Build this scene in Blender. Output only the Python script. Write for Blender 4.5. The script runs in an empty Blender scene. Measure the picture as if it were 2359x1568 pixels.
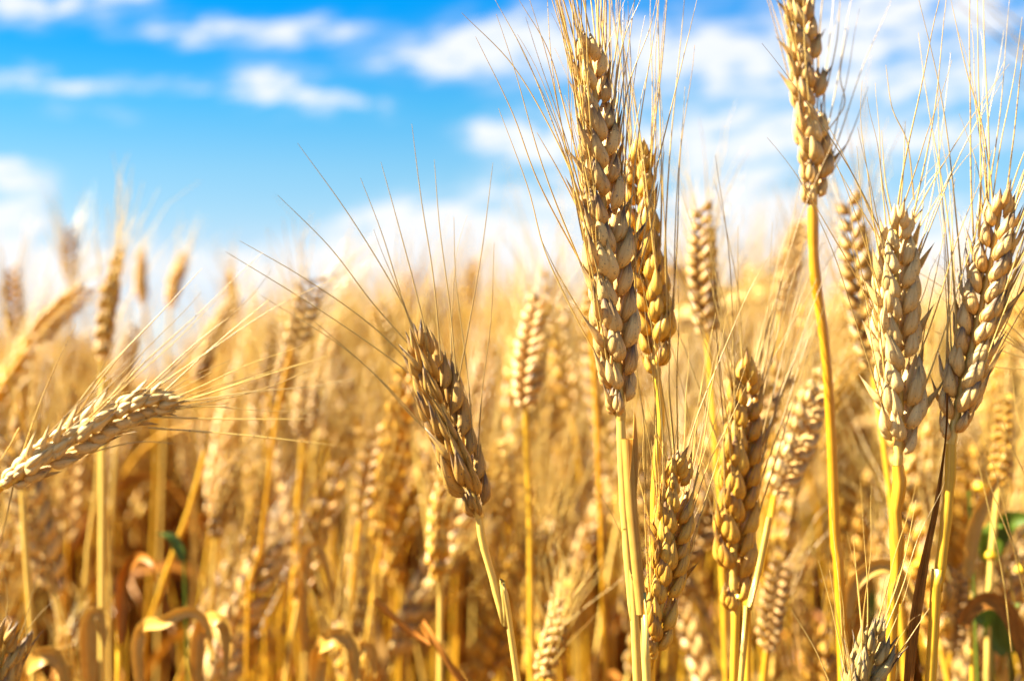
import bpy, math, random
import numpy as np
from mathutils import Vector, Matrix, Euler
R = math.radians
random.seed(7); rng = np.random.default_rng(7)
scene = bpy.context.scene
C = scene.collection

# ------------------------------------------------------------ camera
CAM_H, PITCH, FPX = 0.70, R(1.5), 50 / 36 * 2358.6
cam_d = bpy.data.cameras.new('camera'); cam = bpy.data.objects.new('camera', cam_d); C.objects.link(cam)
cam.location = (0, 0, CAM_H); cam.rotation_euler = (R(90) + PITCH, 0, 0)
cam_d.lens = 50; cam_d.sensor_width = 36; cam_d.clip_start = 0.01; cam_d.clip_end = 3000
cam_d.dof.use_dof = True; cam_d.dof.focus_distance = 0.365; cam_d.dof.aperture_fstop = 11
scene.camera = cam

# ------------------------------------------------------------ sun and sky
SUN_EL, SUN_AZ = R(42), R(-94)         # azimuth clockwise from +Y (view direction)
sd = bpy.data.lights.new('sun', 'SUN'); sun = bpy.data.objects.new('sun', sd); C.objects.link(sun)
sd.energy = 5.0; sd.angle = R(0.5); sd.color = (1, 0.935, 0.80)
sdir = Vector((math.sin(SUN_AZ) * math.cos(SUN_EL), math.cos(SUN_AZ) * math.cos(SUN_EL), math.sin(SUN_EL)))
sun.rotation_euler = (-sdir).to_track_quat('-Z', 'Y').to_euler()
scene.view_settings.view_transform = 'Standard'; scene.view_settings.look = 'None'
scene.view_settings.exposure = 2.42; scene.view_settings.gamma = 1
scene.cycles.use_denoising = True
scene.cycles.max_bounces = 10; scene.cycles.diffuse_bounces = 3; scene.cycles.transmission_bounces = 6
scene.cycles.transparent_max_bounces = 8
scene.cycles.caustics_reflective = False; scene.cycles.caustics_refractive = False
try: scene.cycles.sample_clamp_indirect = 6
except Exception: pass

def lin(c):
    return tuple((v / 255 / 12.92 if v / 255 <= 0.04045 else ((v / 255 + 0.055) / 1.055) ** 2.4) for v in c)

class NT:
    """little helper for node graphs"""
    def __init__(s, nt): s.nt = nt; nt.nodes.clear()
    def n(s, t, **k):
        nd = s.nt.nodes.new(t)
        for a, b in k.items(): setattr(nd, a, b)
        return nd
    def l(s, a, b): s.nt.links.new(a, b)
    def put(s, sock, v):
        if hasattr(v, 'links') or isinstance(v, bpy.types.NodeSocket): s.l(v, sock)
        else: sock.default_value = v
    def m(s, op, a, b=0.0, c=None, clamp=False):
        nd = s.n('ShaderNodeMath', operation=op, use_clamp=clamp)
        s.put(nd.inputs[0], a); s.put(nd.inputs[1], b)
        if c is not None: s.put(nd.inputs[2], c)
        return nd.outputs[0]
    def mix(s, f, a, b, blend='MIX'):
        nd = s.n('ShaderNodeMix', data_type='RGBA', blend_type=blend)
        s.put(nd.inputs[0], f); s.put(nd.inputs[6], a if not isinstance(a, tuple) else (*a, 1)); s.put(nd.inputs[7], b if not isinstance(b, tuple) else (*b, 1))
        return nd.outputs[2]
    def ramp(s, f, stops, interp='LINEAR'):
        nd = s.n('ShaderNodeValToRGB'); nd.color_ramp.interpolation = interp
        e = nd.color_ramp.elements
        while len(e) < len(stops): e.new(0.5)
        for i, (p, c) in enumerate(stops):
            e[i].position = p; e[i].color = (*c, 1) if len(c) == 3 else c
        s.put(nd.inputs[0], f); return nd.outputs[0]

def build_world():
    w = bpy.data.worlds.new('World'); scene.world = w; w.use_nodes = True
    g = NT(w.node_tree)
    out = g.n('ShaderNodeOutputWorld'); bg = g.n('ShaderNodeBackground'); g.l(bg.outputs[0], out.inputs[0])
    sky = g.n('ShaderNodeTexSky', sky_type='NISHITA', sun_disc=False)
    sky.sun_elevation = SUN_EL; sky.sun_rotation = SUN_AZ; sky.altitude = 100; sky.air_density = 1.0; sky.dust_density = 0.6
    tc = g.n('ShaderNodeTexCoord'); sep = g.n('ShaderNodeSeparateXYZ'); g.l(tc.outputs['Generated'], sep.inputs[0])
    x, y, z = sep.outputs
    az = g.m('MULTIPLY', g.m('ARCTAN2', x, y), 180 / math.pi)
    el = g.m('MULTIPLY', g.m('ARCSINE', z), 180 / math.pi)
    elr = g.m('DIVIDE', el, 40.0, clamp=True)
    # the physical sky, deepened towards the zenith the way a saturated clear sky reads
    S = SKY_TINT
    tint = g.ramp(elr, S)
    base = g.mix(1.0, sky.outputs[0], tint, 'MULTIPLY')
    # clouds: soft banks at given azimuth / elevation, broken up by noise
    comb = g.n('ShaderNodeCombineXYZ'); g.put(comb.inputs[0], g.m('MULTIPLY', az, 0.17)); g.put(comb.inputs[1], g.m('MULTIPLY', g.m('SUBTRACT', el, g.m('MULTIPLY', az, 0.13)), 0.50))
    nz = g.n('ShaderNodeTexNoise', noise_dimensions='2D'); g.l(comb.outputs[0], nz.inputs['Vector'])
    nz.inputs['Scale'].default_value = 2.2; nz.inputs['Detail'].default_value = 5; nz.inputs['Roughness'].default_value = 0.55
    nc = g.n('ShaderNodeSeparateColor'); g.l(nz.outputs['Color'], nc.inputs[0])
    az2 = g.m('ADD', az, g.m('MULTIPLY', g.m('SUBTRACT', nc.outputs[0], 0.5), 3.0))
    el2 = g.m('ADD', el, g.m('MULTIPLY', g.m('SUBTRACT', nc.outputs[1], 0.5), 1.3))
    tot = None
    D = 180 / math.pi
    for (px, py, rx, ry, a, slope) in CLOUDS:
        a0 = math.atan((px - 1179) / FPX) * D; e0 = math.atan((784 - py) / FPX) * D + 1.5
        dx = g.m('SUBTRACT', az2, a0)
        dy = g.m('SUBTRACT', el2, g.m('MULTIPLY_ADD', dx, slope, e0))
        qx = g.m('POWER', g.m('ABSOLUTE', g.m('MULTIPLY', dx, 1 / (rx / FPX * D))), 2.0)
        qy = g.m('POWER', g.m('ABSOLUTE', g.m('MULTIPLY', dy, 1 / (ry / FPX * D))), 2.0)
        v = g.m('MULTIPLY', g.m('EXPONENT', g.m('MULTIPLY', g.m('ADD', qx, qy), -1.0)), a)
        tot = v if tot is None else g.m('ADD', tot, v)
    # scattered cloud for the rest of the dome, outside the mapped banks
    n2 = g.n('ShaderNodeTexNoise'); mp = g.n('ShaderNodeMapping'); mp.inputs['Scale'].default_value = (2.2, 2.2, 7)
    g.l(tc.outputs['Generated'], mp.inputs[0]); g.l(mp.outputs[0], n2.inputs['Vector']); n2.inputs['Detail'].default_value = 6
    rest = g.m('MULTIPLY', g.m('SUBTRACT', n2.outputs[0], 0.55, clamp=True), 3.0, clamp=True)
    away = g.m('MULTIPLY', g.m('SUBTRACT', g.m('ABSOLUTE', az), 24.0), 0.1, clamp=True)
    up = g.m('MULTIPLY', g.m('SUBTRACT', el, 16.0), 0.12, clamp=True)
    rest = g.m('MULTIPLY', rest, g.m('MAXIMUM', away, up))
    # fine breakup of the mapped banks
    cb3 = g.n('ShaderNodeVectorMath', operation='MULTIPLY'); g.l(comb.outputs[0], cb3.inputs[0]); cb3.inputs[1].default_value = (1, 1, 1)
    n4 = g.n('ShaderNodeTexNoise', noise_dimensions='2D'); g.l(cb3.outputs[0], n4.inputs['Vector']); n4.inputs['Scale'].default_value = 3.4; n4.inputs['Detail'].default_value = 5; n4.inputs['Roughness'].default_value = .6
    br = g.m('MULTIPLY_ADD', g.m('SUBTRACT', n4.outputs[0], 0.5), 3.8, 1.0)
    ms = g.n('ShaderNodeMapRange', interpolation_type='SMOOTHSTEP'); ms.inputs[1].default_value = 0.02; ms.inputs[2].default_value = 1.32
    veil = None
    for (px, py, rx, ry, a) in VEILS:
        qx = g.m('POWER', g.m('ABSOLUTE', g.m('MULTIPLY', g.m('SUBTRACT', az, math.atan((px - 1179) / FPX) * D), 1 / (rx / FPX * D))), 2.0)
        qy = g.m('POWER', g.m('ABSOLUTE', g.m('MULTIPLY', g.m('SUBTRACT', el, math.atan((784 - py) / FPX) * D + 1.5), 1 / (ry / FPX * D))), 2.0)
        v = g.m('MULTIPLY', g.m('EXPONENT', g.m('MULTIPLY', g.m('ADD', qx, qy), -1.0)), a); veil = v if veil is None else g.m('ADD', veil, v)
    veil = g.m('MULTIPLY', veil, g.m('MULTIPLY_ADD', g.m('SUBTRACT', n4.outputs[0], 0.5), 1.2, 1.0))
    g.put(ms.inputs[0], g.m('ADD', g.m('MULTIPLY', tot, br), veil)); dens = g.m('ADD', ms.outputs[0], rest, clamp=True)
    dens = g.m('SMOOTH_MIN', dens, 0.93, 0.15)
    ccol = g.mix(g.m('MULTIPLY', elr, 1.0, clamp=True), CLOUD_LOW, CLOUD_HIGH)
    col = g.mix(dens, base, ccol)
    g.l(col, bg.inputs[0]); bg.inputs[1].default_value = 0.05
    w.cycles.sampling_method = 'MANUAL'; w.cycles.sample_map_resolution = 512

SKY_TINT = [(e / 40, tuple(v * .86 for v in c)) for e, c in [(0, (.75, .80, 1.0)), (3.0, (.68, .67, .83)), (4.7, (.60, .64, .75)), (6.5, (.50, .66, .745)), (8.2, (.40, .66, .757)), (10.8, (.165, .62, .81)),
                                     (13.3, (.014, .53, .88)), (15.5, (0, .53, .95)), (22, (.3, .65, 1)), (34, (.9, .95, 1))]]
CLOUD_LOW, CLOUD_HIGH = (3.95, 3.95, 3.95), (3.6, 3.75, 4.1)
CLOUDS = [  # x, y, half width, half height (in pixels of the view at its place in the sky), weight, slope
    (60, 55, 190, 34, 1.0, 0.08), (250, 22, 100, 16, .5, .12),
    (520, 90, 230, 28, .75, 0.02), (760, 68, 110, 20, .35, .1), (950, 130, 160, 30, .6, .15), (1120, 95, 130, 55, .75, .2), (1010, 160, 120, 20, .45, 0),
    (620, 205, 75, 48, 1.0, 0), (720, 235, 140, 26, .65, -.12), (470, 215, 120, 16, .4, 0), (845, 250, 45, 18, .4, -.3),
    (100, 228, 170, 24, .9, .03), (210, 285, 110, 14, .4, 0),
    (20, 430, 85, 32, 1.1, -.1), (10, 530, 110, 60, 1.2, 0), (60, 640, 200, 50, .9, 0),
    (1150, 305, 80, 34, 1.0, 0), (1260, 335, 130, 45, .85, 0), (1350, 300, 200, 50, .4, 0),
    (940, 505, 110, 38, 1.4, .1), (1090, 560, 260, 60, 1.4, 0), (1250, 440, 220, 40, .5, 0), (860, 610, 400, 45, .7, 0),
    (1300, 100, 200, 90, .6, 0), (1620, 140, 260, 70, .85, 0), (1960, 140, 100, 60, .9, 0), (2200, 60, 300, 70, .75, 0), (2050, 20, 200, 30, .4, 0),
    (1750, 330, 320, 55, .95, 0), (1650, 470, 300, 70, .8, 0), (2150, 345, 220, 26, .6, 0), (2300, 220, 200, 60, .55, 0), (2150, 560, 400, 60, .8, 0), (1950, 210, 200, 30, .5, 0)]
VEILS = [(1900, 230, 560, 260, .36), (1150, 130, 260, 60, .3), (620, 90, 330, 40, .22), (1500, 600, 900, 110, .6), (150, 620, 300, 70, .3), (700, 650, 500, 50, .4)]
build_world()

# ------------------------------------------------------------ materials
def straw_mat(name, c1, c2, tip=None, trans=0.3, rough=0.5, streak=40, bump=0.15, tip0=0.60, objvar=0.35, alongfreq=2.0, dash=0.0, spec=0.5, tc=None, tk=.55, blue=.52):
    c1, c2 = [(c[0], c[1] * .965, c[2] * blue) for c in (c1, c2)]      # ripe straw is strongly golden
    m = bpy.data.materials.new(name); m.use_nodes = True; g = NT(m.node_tree)
    out = g.n('ShaderNodeOutputMaterial'); p = g.n('ShaderNodeBsdfPrincipled')
    uv = g.n('ShaderNodeUVMap', uv_map='UVMap'); sp = g.n('ShaderNodeSeparateXYZ'); g.l(uv.outputs[0], sp.inputs[0])
    tone = g.n('ShaderNodeAttribute', attribute_name='tone')
    oi = g.n('ShaderNodeObjectInfo')
    cb = g.n('ShaderNodeCombineXYZ'); g.put(cb.inputs[0], g.m('MULTIPLY', sp.outputs[0], streak)); g.put(cb.inputs[1], g.m('MULTIPLY', sp.outputs[1], alongfreq))
    g.put(cb.inputs[2], g.m('ADD', g.m('MULTIPLY', tone.outputs['Fac'], 37.0), g.m('MULTIPLY', oi.outputs['Random'], 53.0)))
    n1 = g.n('ShaderNodeTexNoise'); g.l(cb.outputs[0], n1.inputs['Vector']); n1.inputs['Scale'].default_value = 1; n1.inputs['Detail'].default_value = 3
    # blotches
    tcn = g.n('ShaderNodeTexCoord'); n2 = g.n('ShaderNodeTexNoise'); g.l(tcn.outputs['Object'], n2.inputs['Vector']); n2.inputs['Scale'].default_value = 260; n2.inputs['Detail'].default_value = 2
    f = g.m('MULTIPLY_ADD', g.m('SUBTRACT', n1.outputs[0], 0.5), 2.1, 0.35)
    f = g.m('ADD', f, g.m('MULTIPLY', g.m('SUBTRACT', n2.outputs[0], 0.5), 0.7))
    f = g.m('ADD', f, g.m('MULTIPLY', g.m('SUBTRACT', tone.outputs['Fac'], 0.5), tk))
    f = g.m('ADD', f, g.m('MULTIPLY', g.m('SUBTRACT', oi.outputs['Random'], 0.5), objvar), clamp=True)
    col = g.mix(f, c1, c2)
    if tip:
        t = g.m('MULTIPLY', g.m('SUBTRACT', g.m('ADD', sp.outputs[1], g.m('MULTIPLY', g.m('SUBTRACT', n1.outputs[0], 0.5), 0.5)), tip0), 4.0, clamp=True)
        t = g.m('MULTIPLY', t, g.m('MULTIPLY_ADD', tone.outputs['Fac'], 0.9, 0.1))
        col = g.mix(t, col, tip)
    if tip:   # scattered weather specks
        n5 = g.n('ShaderNodeTexNoise'); g.l(tcn.outputs['Object'], n5.inputs['Vector']); n5.inputs['Scale'].default_value = 1400; n5.inputs['Detail'].default_value = 1
        col = g.mix(g.m('MULTIPLY', g.m('SUBTRACT', n5.outputs[0], 0.62), 6.0, clamp=True), col, tip)
    if dash:
        cb2 = g.n('ShaderNodeCombineXYZ'); g.put(cb2.inputs[0], g.m('MULTIPLY', sp.outputs[1], 90.0)); g.put(cb2.inputs[1], g.m('MULTIPLY', oi.outputs['Random'], 91.0)); g.put(cb2.inputs[2], g.m('MULTIPLY', tone.outputs['Fac'], 77.0))
        n3 = g.n('ShaderNodeTexNoise'); g.l(cb2.outputs[0], n3.inputs['Vector']); n3.inputs['Scale'].default_value = 1; n3.inputs['Detail'].default_value = 1
        d = g.m('MULTIPLY', g.m('SUBTRACT', n3.outputs[0], 0.55), 7.0, clamp=True)
        d = g.m('MULTIPLY', d, g.m('MULTIPLY_ADD', oi.outputs['Random'], dash, 0.05))
        col = g.mix(d, col, (0.16, 0.085, 0.05))
    g.l(col, p.inputs['Base Color']); p.inputs['Roughness'].default_value = rough
    p.inputs['Specular IOR Level'].default_value = spec
    b = g.n('ShaderNodeBump'); b.inputs['Strength'].default_value = bump; b.inputs['Distance'].default_value = 0.00018
    g.put(b.inputs['Height'], n1.outputs[0]); g.l(b.outputs[0], p.inputs['Normal'])
    tr = g.n('ShaderNodeBsdfTranslucent'); g.l(b.outputs[0], tr.inputs['Normal'])
    g.l(col if tc is None else g.mix(0.6, col, tc), tr.inputs['Color'])
    mx = g.n('ShaderNodeMixShader'); mx.inputs[0].default_value = trans
    g.l(p.outputs[0], mx.inputs[1]); g.l(tr.outputs[0], mx.inputs[2]); g.l(mx.outputs[0], out.inputs[0])
    return m

M_HUSK = straw_mat('husk', (0.78, 0.54, 0.25), (0.54, 0.275, 0.07), tip=(0.13, 0.08, 0.045), trans=0.16, rough=0.46, streak=15, bump=1.0, blue=.68)
M_HUSK_GOLD = straw_mat('husk_golden', (0.72, 0.44, 0.10), (0.45, 0.19, 0.014), tip=(0.22, 0.11, 0.035), trans=0.2, rough=0.42, streak=15, bump=0.9)
M_HUSK_SUNLIT = straw_mat('husk_pale_sunlit', (0.82, 0.62, 0.34), (0.60, 0.38, 0.14), tip=(0.26, 0.18, 0.10), trans=0.2, rough=0.46, streak=15, bump=0.9, tip0=.75, blue=.70)  # lighter husk copy, sunlit paleness of two ears put into the colour
M_HUSK_BROWN = straw_mat('husk_weathered_shaded', (0.54, 0.32, 0.11), (0.30, 0.145, 0.04), tip=(0.12, 0.08, 0.055), trans=0.12, rough=0.5, streak=15, bump=0.9)  # dry brown, also stands in for shade on some soft ears
M_HUSK_GREY = straw_mat('husk_grey', (0.52, 0.37, 0.20), (0.31, 0.20, 0.09), tip=(0.12, 0.09, 0.07), trans=0.12, rough=0.5, streak=15, bump=0.9)
M_AWN = straw_mat('awn_straw', (0.66, 0.46, 0.20), (0.46, 0.26, 0.08), trans=0.15, rough=0.35, streak=2, bump=0, dash=0.9, spec=0.6)
M_AWN_DARK = straw_mat('awn_weathered', (0.44, 0.30, 0.15), (0.29, 0.18, 0.08), trans=0.08, rough=0.4, streak=2, bump=0, dash=0.7, spec=0.5)
M_STEM = straw_mat('stem_straw', (0.74, 0.46, 0.06), (0.55, 0.24, 0.006), trans=0.2, rough=0.32, streak=16, bump=0.35, alongfreq=1.5, spec=0.55)
M_STEM_PALE = straw_mat('stem_pale', (0.76, 0.54, 0.22), (0.54, 0.31, 0.06), trans=0.12, rough=0.34, streak=22, bump=0.5, alongfreq=1.5, spec=0.55)
M_LEAF = straw_mat('leaf_dry', (0.68, 0.44, 0.16), (0.45, 0.20, 0.025), trans=0.35, rough=0.45, streak=26, bump=0.5, alongfreq=2)
M_LEAF_ORANGE = straw_mat('leaf_orange', (0.50, 0.21, 0.025), (0.30, 0.09, 0.01), trans=0.4, rough=0.5, streak=26, bump=0.5, alongfreq=2)
M_LEAF_BROWN = straw_mat('leaf_brown', (0.50, 0.19, 0.04), (0.10, 0.045, 0.02), trans=0.15, rough=0.7, streak=15, bump=1.0, alongfreq=9, spec=.15)
M_UNDER_SHADED = straw_mat('undergrowth', (0.42, 0.17, 0.015), (0.17, 0.05, 0.004), trans=0.2, rough=0.55, streak=14, bump=0.3)  # dry leaf colour made darker, shade of the lower crop painted in
M_FIELD = straw_mat('field_straw', (0.72, 0.48, 0.16), (0.44, 0.17, 0.008), trans=0.2, rough=0.5, streak=8, bump=0.2, tk=1.6)
M_GREEN = straw_mat('leaf_green', (0.16, 0.24, 0.03), (0.08, 0.14, 0.02), trans=0.45, rough=0.5, streak=18, bump=0.4)
M_BLOOM = straw_mat('bloom_yellow', (0.75, 0.50, 0.02), (0.6, 0.4, 0.02), trans=0.3, rough=0.5)

def ground_mat():
    m = bpy.data.materials.new('soil'); m.use_nodes = True; g = NT(m.node_tree)
    out = g.n('ShaderNodeOutputMaterial'); p = g.n('ShaderNodeBsdfPrincipled'); g.l(p.outputs[0], out.inputs[0])
    tc = g.n('ShaderNodeTexCoord'); n = g.n('ShaderNodeTexNoise'); g.l(tc.outputs['Object'], n.inputs['Vector'])
    n.inputs['Scale'].default_value = 9; n.inputs['Detail'].default_value = 8
    g.l(g.ramp(n.outputs[0], [(0.35, (0.05, 0.027, 0.012)), (0.62, (0.16, 0.09, 0.035))]), p.inputs['Base Color']); p.inputs['Roughness'].default_value = 0.95
    b = g.n('ShaderNodeBump'); b.inputs['Distance'].default_value = 0.02; g.l(n.outputs[0], b.inputs['Height']); g.l(b.outputs[0], p.inputs['Normal'])
    return m

# ------------------------------------------------------------ mesh tools
class MB:
    def __init__(s): s.v = []; s.f = []; s.uv = []; s.t = []; s.n = 0
    def add(s, v, f, uv, tone):
        v = np.asarray(v, float).reshape(-1, 3)
        s.v.append(v); s.f.append(np.asarray(f, int) + s.n); s.uv.append(np.asarray(uv, float)); s.t.append(np.full(len(v), tone) if np.isscalar(tone) else tone); s.n += len(v)
    def arrays(s):
        return np.concatenate(s.v), np.concatenate(s.f), np.concatenate(s.uv), np.concatenate(s.t)
    def mesh(s, name, mat):
        return to_mesh(name, *s.arrays(), mat)

def to_mesh(name, V, F, UV, T, mat):
    me = bpy.data.meshes.new(name)
    nv, nf = len(V), len(F)
    me.vertices.add(nv); me.vertices.foreach_set('co', V.astype(np.float32).ravel())
    me.loops.add(nf * 4); me.loops.foreach_set('vertex_index', F.astype(np.int32).ravel())
    me.polygons.add(nf); me.polygons.foreach_set('loop_start', np.arange(nf, dtype=np.int32) * 4)
    try: me.polygons.foreach_set('loop_total', np.full(nf, 4, np.int32))
    except Exception: pass
    me.update(calc_edges=True)
    me.polygons.foreach_set('use_smooth', np.ones(nf, bool))
    l = me.uv_layers.new(name='UVMap'); l.data.foreach_set('uv', UV[F.ravel()].astype(np.float32).ravel())
    a = me.attributes.new('tone', 'FLOAT', 'POINT'); a.data.foreach_set('value', T.astype(np.float32))
    me.materials.append(mat)
    me.update()
    return me

def grid_faces(nr, nc, closed):
    """rows nr, columns nc; u wraps when closed (nc columns without duplicate)"""
    f = []
    for i in range(nr - 1):
        for j in range(nc if closed else nc - 1):
            k = (j + 1) % nc
            f.append((i * nc + j, i * nc + k, (i + 1) * nc + k, (i + 1) * nc + j))
    return np.array(f)

def husk(L, W, T, na=14, nl=9, arc=1.0, beak=0.0, bow=0.10, tone=0.5, tipcurl=0.0, jag=0.0, rs=random):
    """a teardrop husk, +Z long, +X outward. arc<1 leaves it open on the inner side like a scoop."""
    closed = arc >= 1
    nc = na if closed else na
    tt = np.linspace(0, 1, nl) ** 0.9
    V = []; UV = []
    for i, t in enumerate(tt):
        w = max(math.sin(math.pi * min(t, 0.999) ** 0.74), 0) ** 0.88 * (1 - 0.12 * t)
        if i == 0: w = 0.16
        if i == nl - 1: w = 0.02
        z = t * L + (beak * L * t ** 4)
        cx = bow * L * math.sin(math.pi * t ** 0.8) + tipcurl * L * t ** 3
        for j in range(nc):
            u = j / nc if closed else j / (nc - 1)
            a = (u - 0.5) * 2 * math.pi * arc
            keel = 1 + 0.16 * max(math.cos(a), 0) ** 6 + (0.035 * math.cos(a * 5 + tone * 9) + 0.05 * math.sin(t * 9 + tone * 40 + a) * t if na > 9 else 0)
            rx = T * 0.5 * w * keel; ry = W * 0.5 * w
            zz = z
            if jag and t > 0.6: zz += jag * L * (t - 0.6) * math.sin(j * 2.7 + L * 1e4)
            V.append((cx + rx * math.cos(a), ry * math.sin(a), zz)); UV.append((u, t))
    return np.array(V), grid_faces(nl, nc, closed), np.array(UV), tone

def xf(M, V):
    A = np.array(M)
    return V @ A[:3, :3].T + A[:3, 3]

def rot_to(zdir, xdir, origin):
    z = Vector(zdir).normalized(); x = Vector(xdir); x = (x - z * x.dot(z))
    if x.length < 1e-6: x = z.orthogonal()
    x.normalize(); y = z.cross(x)
    return Matrix(((x.x, y.x, z.x, origin[0]), (x.y, y.y, z.y, origin[1]), (x.z, y.z, z.z, origin[2]), (0, 0, 0, 1)))

def spikelet_arrays(res, rs, slim=1.0, open_=0.5, lng=1.0):
    """one spikelet about 11 mm long: two glumes, two or three florets. Returns MB, list of awn roots"""
    mb = MB(); roots = []
    na, nl = {3: (20, 11), 2: (8, 7), 1: (6, 5)}[res]
    for s in (-1, 1):
        L = 0.0108 * lng * rs.uniform(.92, 1.08)
        v, f, uv, t = husk(L, 0.0043 * slim, 0.0037, na, nl, bow=.11, tone=rs.random(), beak=.06, tipcurl=-.05)
        M = Matrix.Translation((0.0012, s * 0.0012, 0.0010)) @ Matrix.Rotation(R(-s * rs.uniform(3, 9)), 4, 'X') @ Matrix.Rotation(R(rs.uniform(4, 12)), 4, 'Y') @ Matrix.Rotation(R(s * 35), 4, 'Z')
        mb.add(xf(M, v), f, uv, t)
        roots.append(((M @ Vector((-.0003, 0, L * 1.04)))[:], (M.to_3x3() @ Vector((0.05, 0, 1)))[:]))
        # the glume hugging its outer side, open towards the floret, dry pointed tip
        L2 = 0.0088 * lng * rs.uniform(.9, 1.12)
        v, f, uv, t = husk(L2, 0.0045 * slim, 0.0041, na, nl, arc=.62, bow=.10, tone=rs.random(), beak=.22, tipcurl=.01 + .08 * open_ * rs.random(), jag=.14 * open_)
        M = Matrix.Translation((0.0008, s * 0.0017, -0.0004)) @ Matrix.Rotation(R(-s * rs.uniform(4, 12)), 4, 'X') @ Matrix.Rotation(R(rs.uniform(2, 9)), 4, 'Y') @ Matrix.Rotation(R(s * 62), 4, 'Z')
        mb.add(xf(M, v), f, uv, t)
    L = 0.0096 * lng * rs.uniform(.9, 1.05)
    v, f, uv, t = husk(L, 0.0038 * slim, 0.0035, na, nl, bow=.08, tone=rs.random(), beak=.08)
    M = Matrix.Translation((0.0016, 0, 0.0030)) @ Matrix.Rotation(R(rs.uniform(-5, 5)), 4, 'X') @ Matrix.Rotation(R(rs.uniform(0, 8)), 4, 'Y')
    mb.add(xf(M, v), f, uv, t)
    roots.append(((M @ Vector((0, 0, L)))[:], (0.1, 0, 1)))
    if res == 3:   # papery lemma tip standing off the middle floret
        v, f, uv, t = husk(0.0090, 0.0036, 0.0032, 9, 8, arc=.42, bow=.05, tone=rs.uniform(.6, 1), beak=.35, tipcurl=.22 * open_ * rs.random(), jag=.35 * open_)
        M = Matrix.Translation((0.0026, rs.uniform(-.001, .001), 0.0042)) @ Matrix.Rotation(R(rs.uniform(-22, 22)), 4, 'X') @ Matrix.Rotation(R(rs.uniform(0, 22)), 4, 'Y')
        mb.add(xf(M, v), f, uv, t)
    return mb, roots

def tube(pts, r0, r1, sides=6, tone=0.5, power=1.0, bumps=None, rfun=None):
    P = [Vector(p) for p in pts]; n = len(P)
    V = []; UV = []
    t0 = (P[1] - P[0]).normalized(); nrm = t0.orthogonal().normalized()
    for i in range(n):
        t = (P[min(i + 1, n - 1)] - P[max(i - 1, 0)]).normalized()
        nrm = (nrm - t * nrm.dot(t)).normalized(); b = t.cross(nrm)
        k = i / (n - 1); r = r0 + (r1 - r0) * k ** power
        if rfun: r = rfun(k)
        for j in range(sides):
            a = 2 * math.pi * j / sides
            V.append((P[i] + nrm * (r * math.cos(a)) + b * (r * math.sin(a)))[:]); UV.append((abs(2 * j / sides - 1), k))
    return np.array(V), grid_faces(n, sides, True), np.array(UV), tone

def spline(pts, n):
    """Catmull-Rom through pts, n samples evenly spaced"""
    P = [Vector(p) for p in pts]
    if len(P) == 2: P = [P[0], (P[0] + P[1]) / 2, P[1]]
    P = [P[0] * 2 - P[1]] + P + [P[-1] * 2 - P[-2]]
    dense = []
    for i in range(1, len(P) - 2):
        for k in range(20):
            t = k / 20
            a, b, c, d = P[i - 1], P[i], P[i + 1], P[i + 2]
            dense.append(0.5 * ((2 * b) + (c - a) * t + (2 * a - 5 * b + 4 * c - d) * t * t + (3 * b - a - 3 * c + d) * t ** 3))
    dense.append(P[-2])
    L = [0]
    for i in range(1, len(dense)): L.append(L[-1] + (dense[i] - dense[i - 1]).length)
    out = []; j = 0
    for k in range(n):
        s = L[-1] * k / (n - 1)
        while j < len(L) - 2 and L[j + 1] < s: j += 1
        d = L[j + 1] - L[j]; t = (s - L[j]) / d if d > 0 else 0
        out.append(dense[j].lerp(dense[j + 1], min(max(t, 0), 1)))
    return out, L[-1]

def blade(pts, width, n=22, twist=0.0, fold=0.25, tone=0.5, up=(0, -1, 0.3), wfun=None, rough=0.0, taper=1.0):
    """a leaf blade: ribbon with a mid-rib fold, width tapering, twisting along its length"""
    P, L = spline(pts, n); V = []; UV = []
    nrm = Vector(up).normalized(); nc = 7; seed = random.random() * 9
    for i in range(n):
        t = (P[min(i + 1, n - 1)] - P[max(i - 1, 0)]).normalized(); k = i / (n - 1)
        nr = (nrm - t * nrm.dot(t)).normalized(); nr = Matrix.Rotation(twist * k, 3, t) @ nr; side = t.cross(nr)
        w = width * (wfun(k) if wfun else (0.35 + 0.65 * math.sin(math.pi * min(k * 0.8 + 0.18, 1)) if k < 0.4 else max(1 - ((k - .4) / .6) ** 1.8, 0.02) * taper + .0))
        for j in range(nc):
            s = (j / (nc - 1) - 0.5) * 2
            rr = rough * width * math.sin(k * 23 + s * 5 + seed) * 0.5
            q = P[i] + side * (s * w * 0.5 * (1 + rough * .25 * math.sin(k * 31 + seed + s))) + nr * (abs(s) ** 1.3 * w * fold + rr)
            V.append(q[:]); UV.append((j / (nc - 1), k))
    # give it the real thickness of a dry blade
    V = np.array(V); th = 0.00012
    V2 = V + np.array(nrm) * th
    F = grid_faces(n, nc, False); UVa = np.array(UV)
    return np.concatenate([V, V2]), np.concatenate([F, F[:, ::-1] + len(V)]), np.concatenate([UVa, UVa]), tone

# ------------------------------------------------------------ scene-object tools
def link(name, me, parent=None, M=None):
    o = bpy.data.objects.new(name, me); C.objects.link(o)
    if parent is not None: o.parent = parent
    if M is not None: o.matrix_local = M
    return o
def root(name, loc, label, cat, group=None):
    o = bpy.data.objects.new(name, None); C.objects.link(o); o.location = loc; o.empty_display_size = .01
    o['label'] = label; o['category'] = cat
    if group: o['group'] = group
    return o

Rx = Matrix.Rotation(R(90) + PITCH, 3, 'X')
def P(x, y, d):
    """a point seen at view pixel x, y (2358 wide view) standing d metres in front of the lens"""
    return Vector((0, 0, CAM_H)) + Rx @ Vector(((x - 1179) / FPX * d, -(y - 784) / FPX * d, -d))

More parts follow.
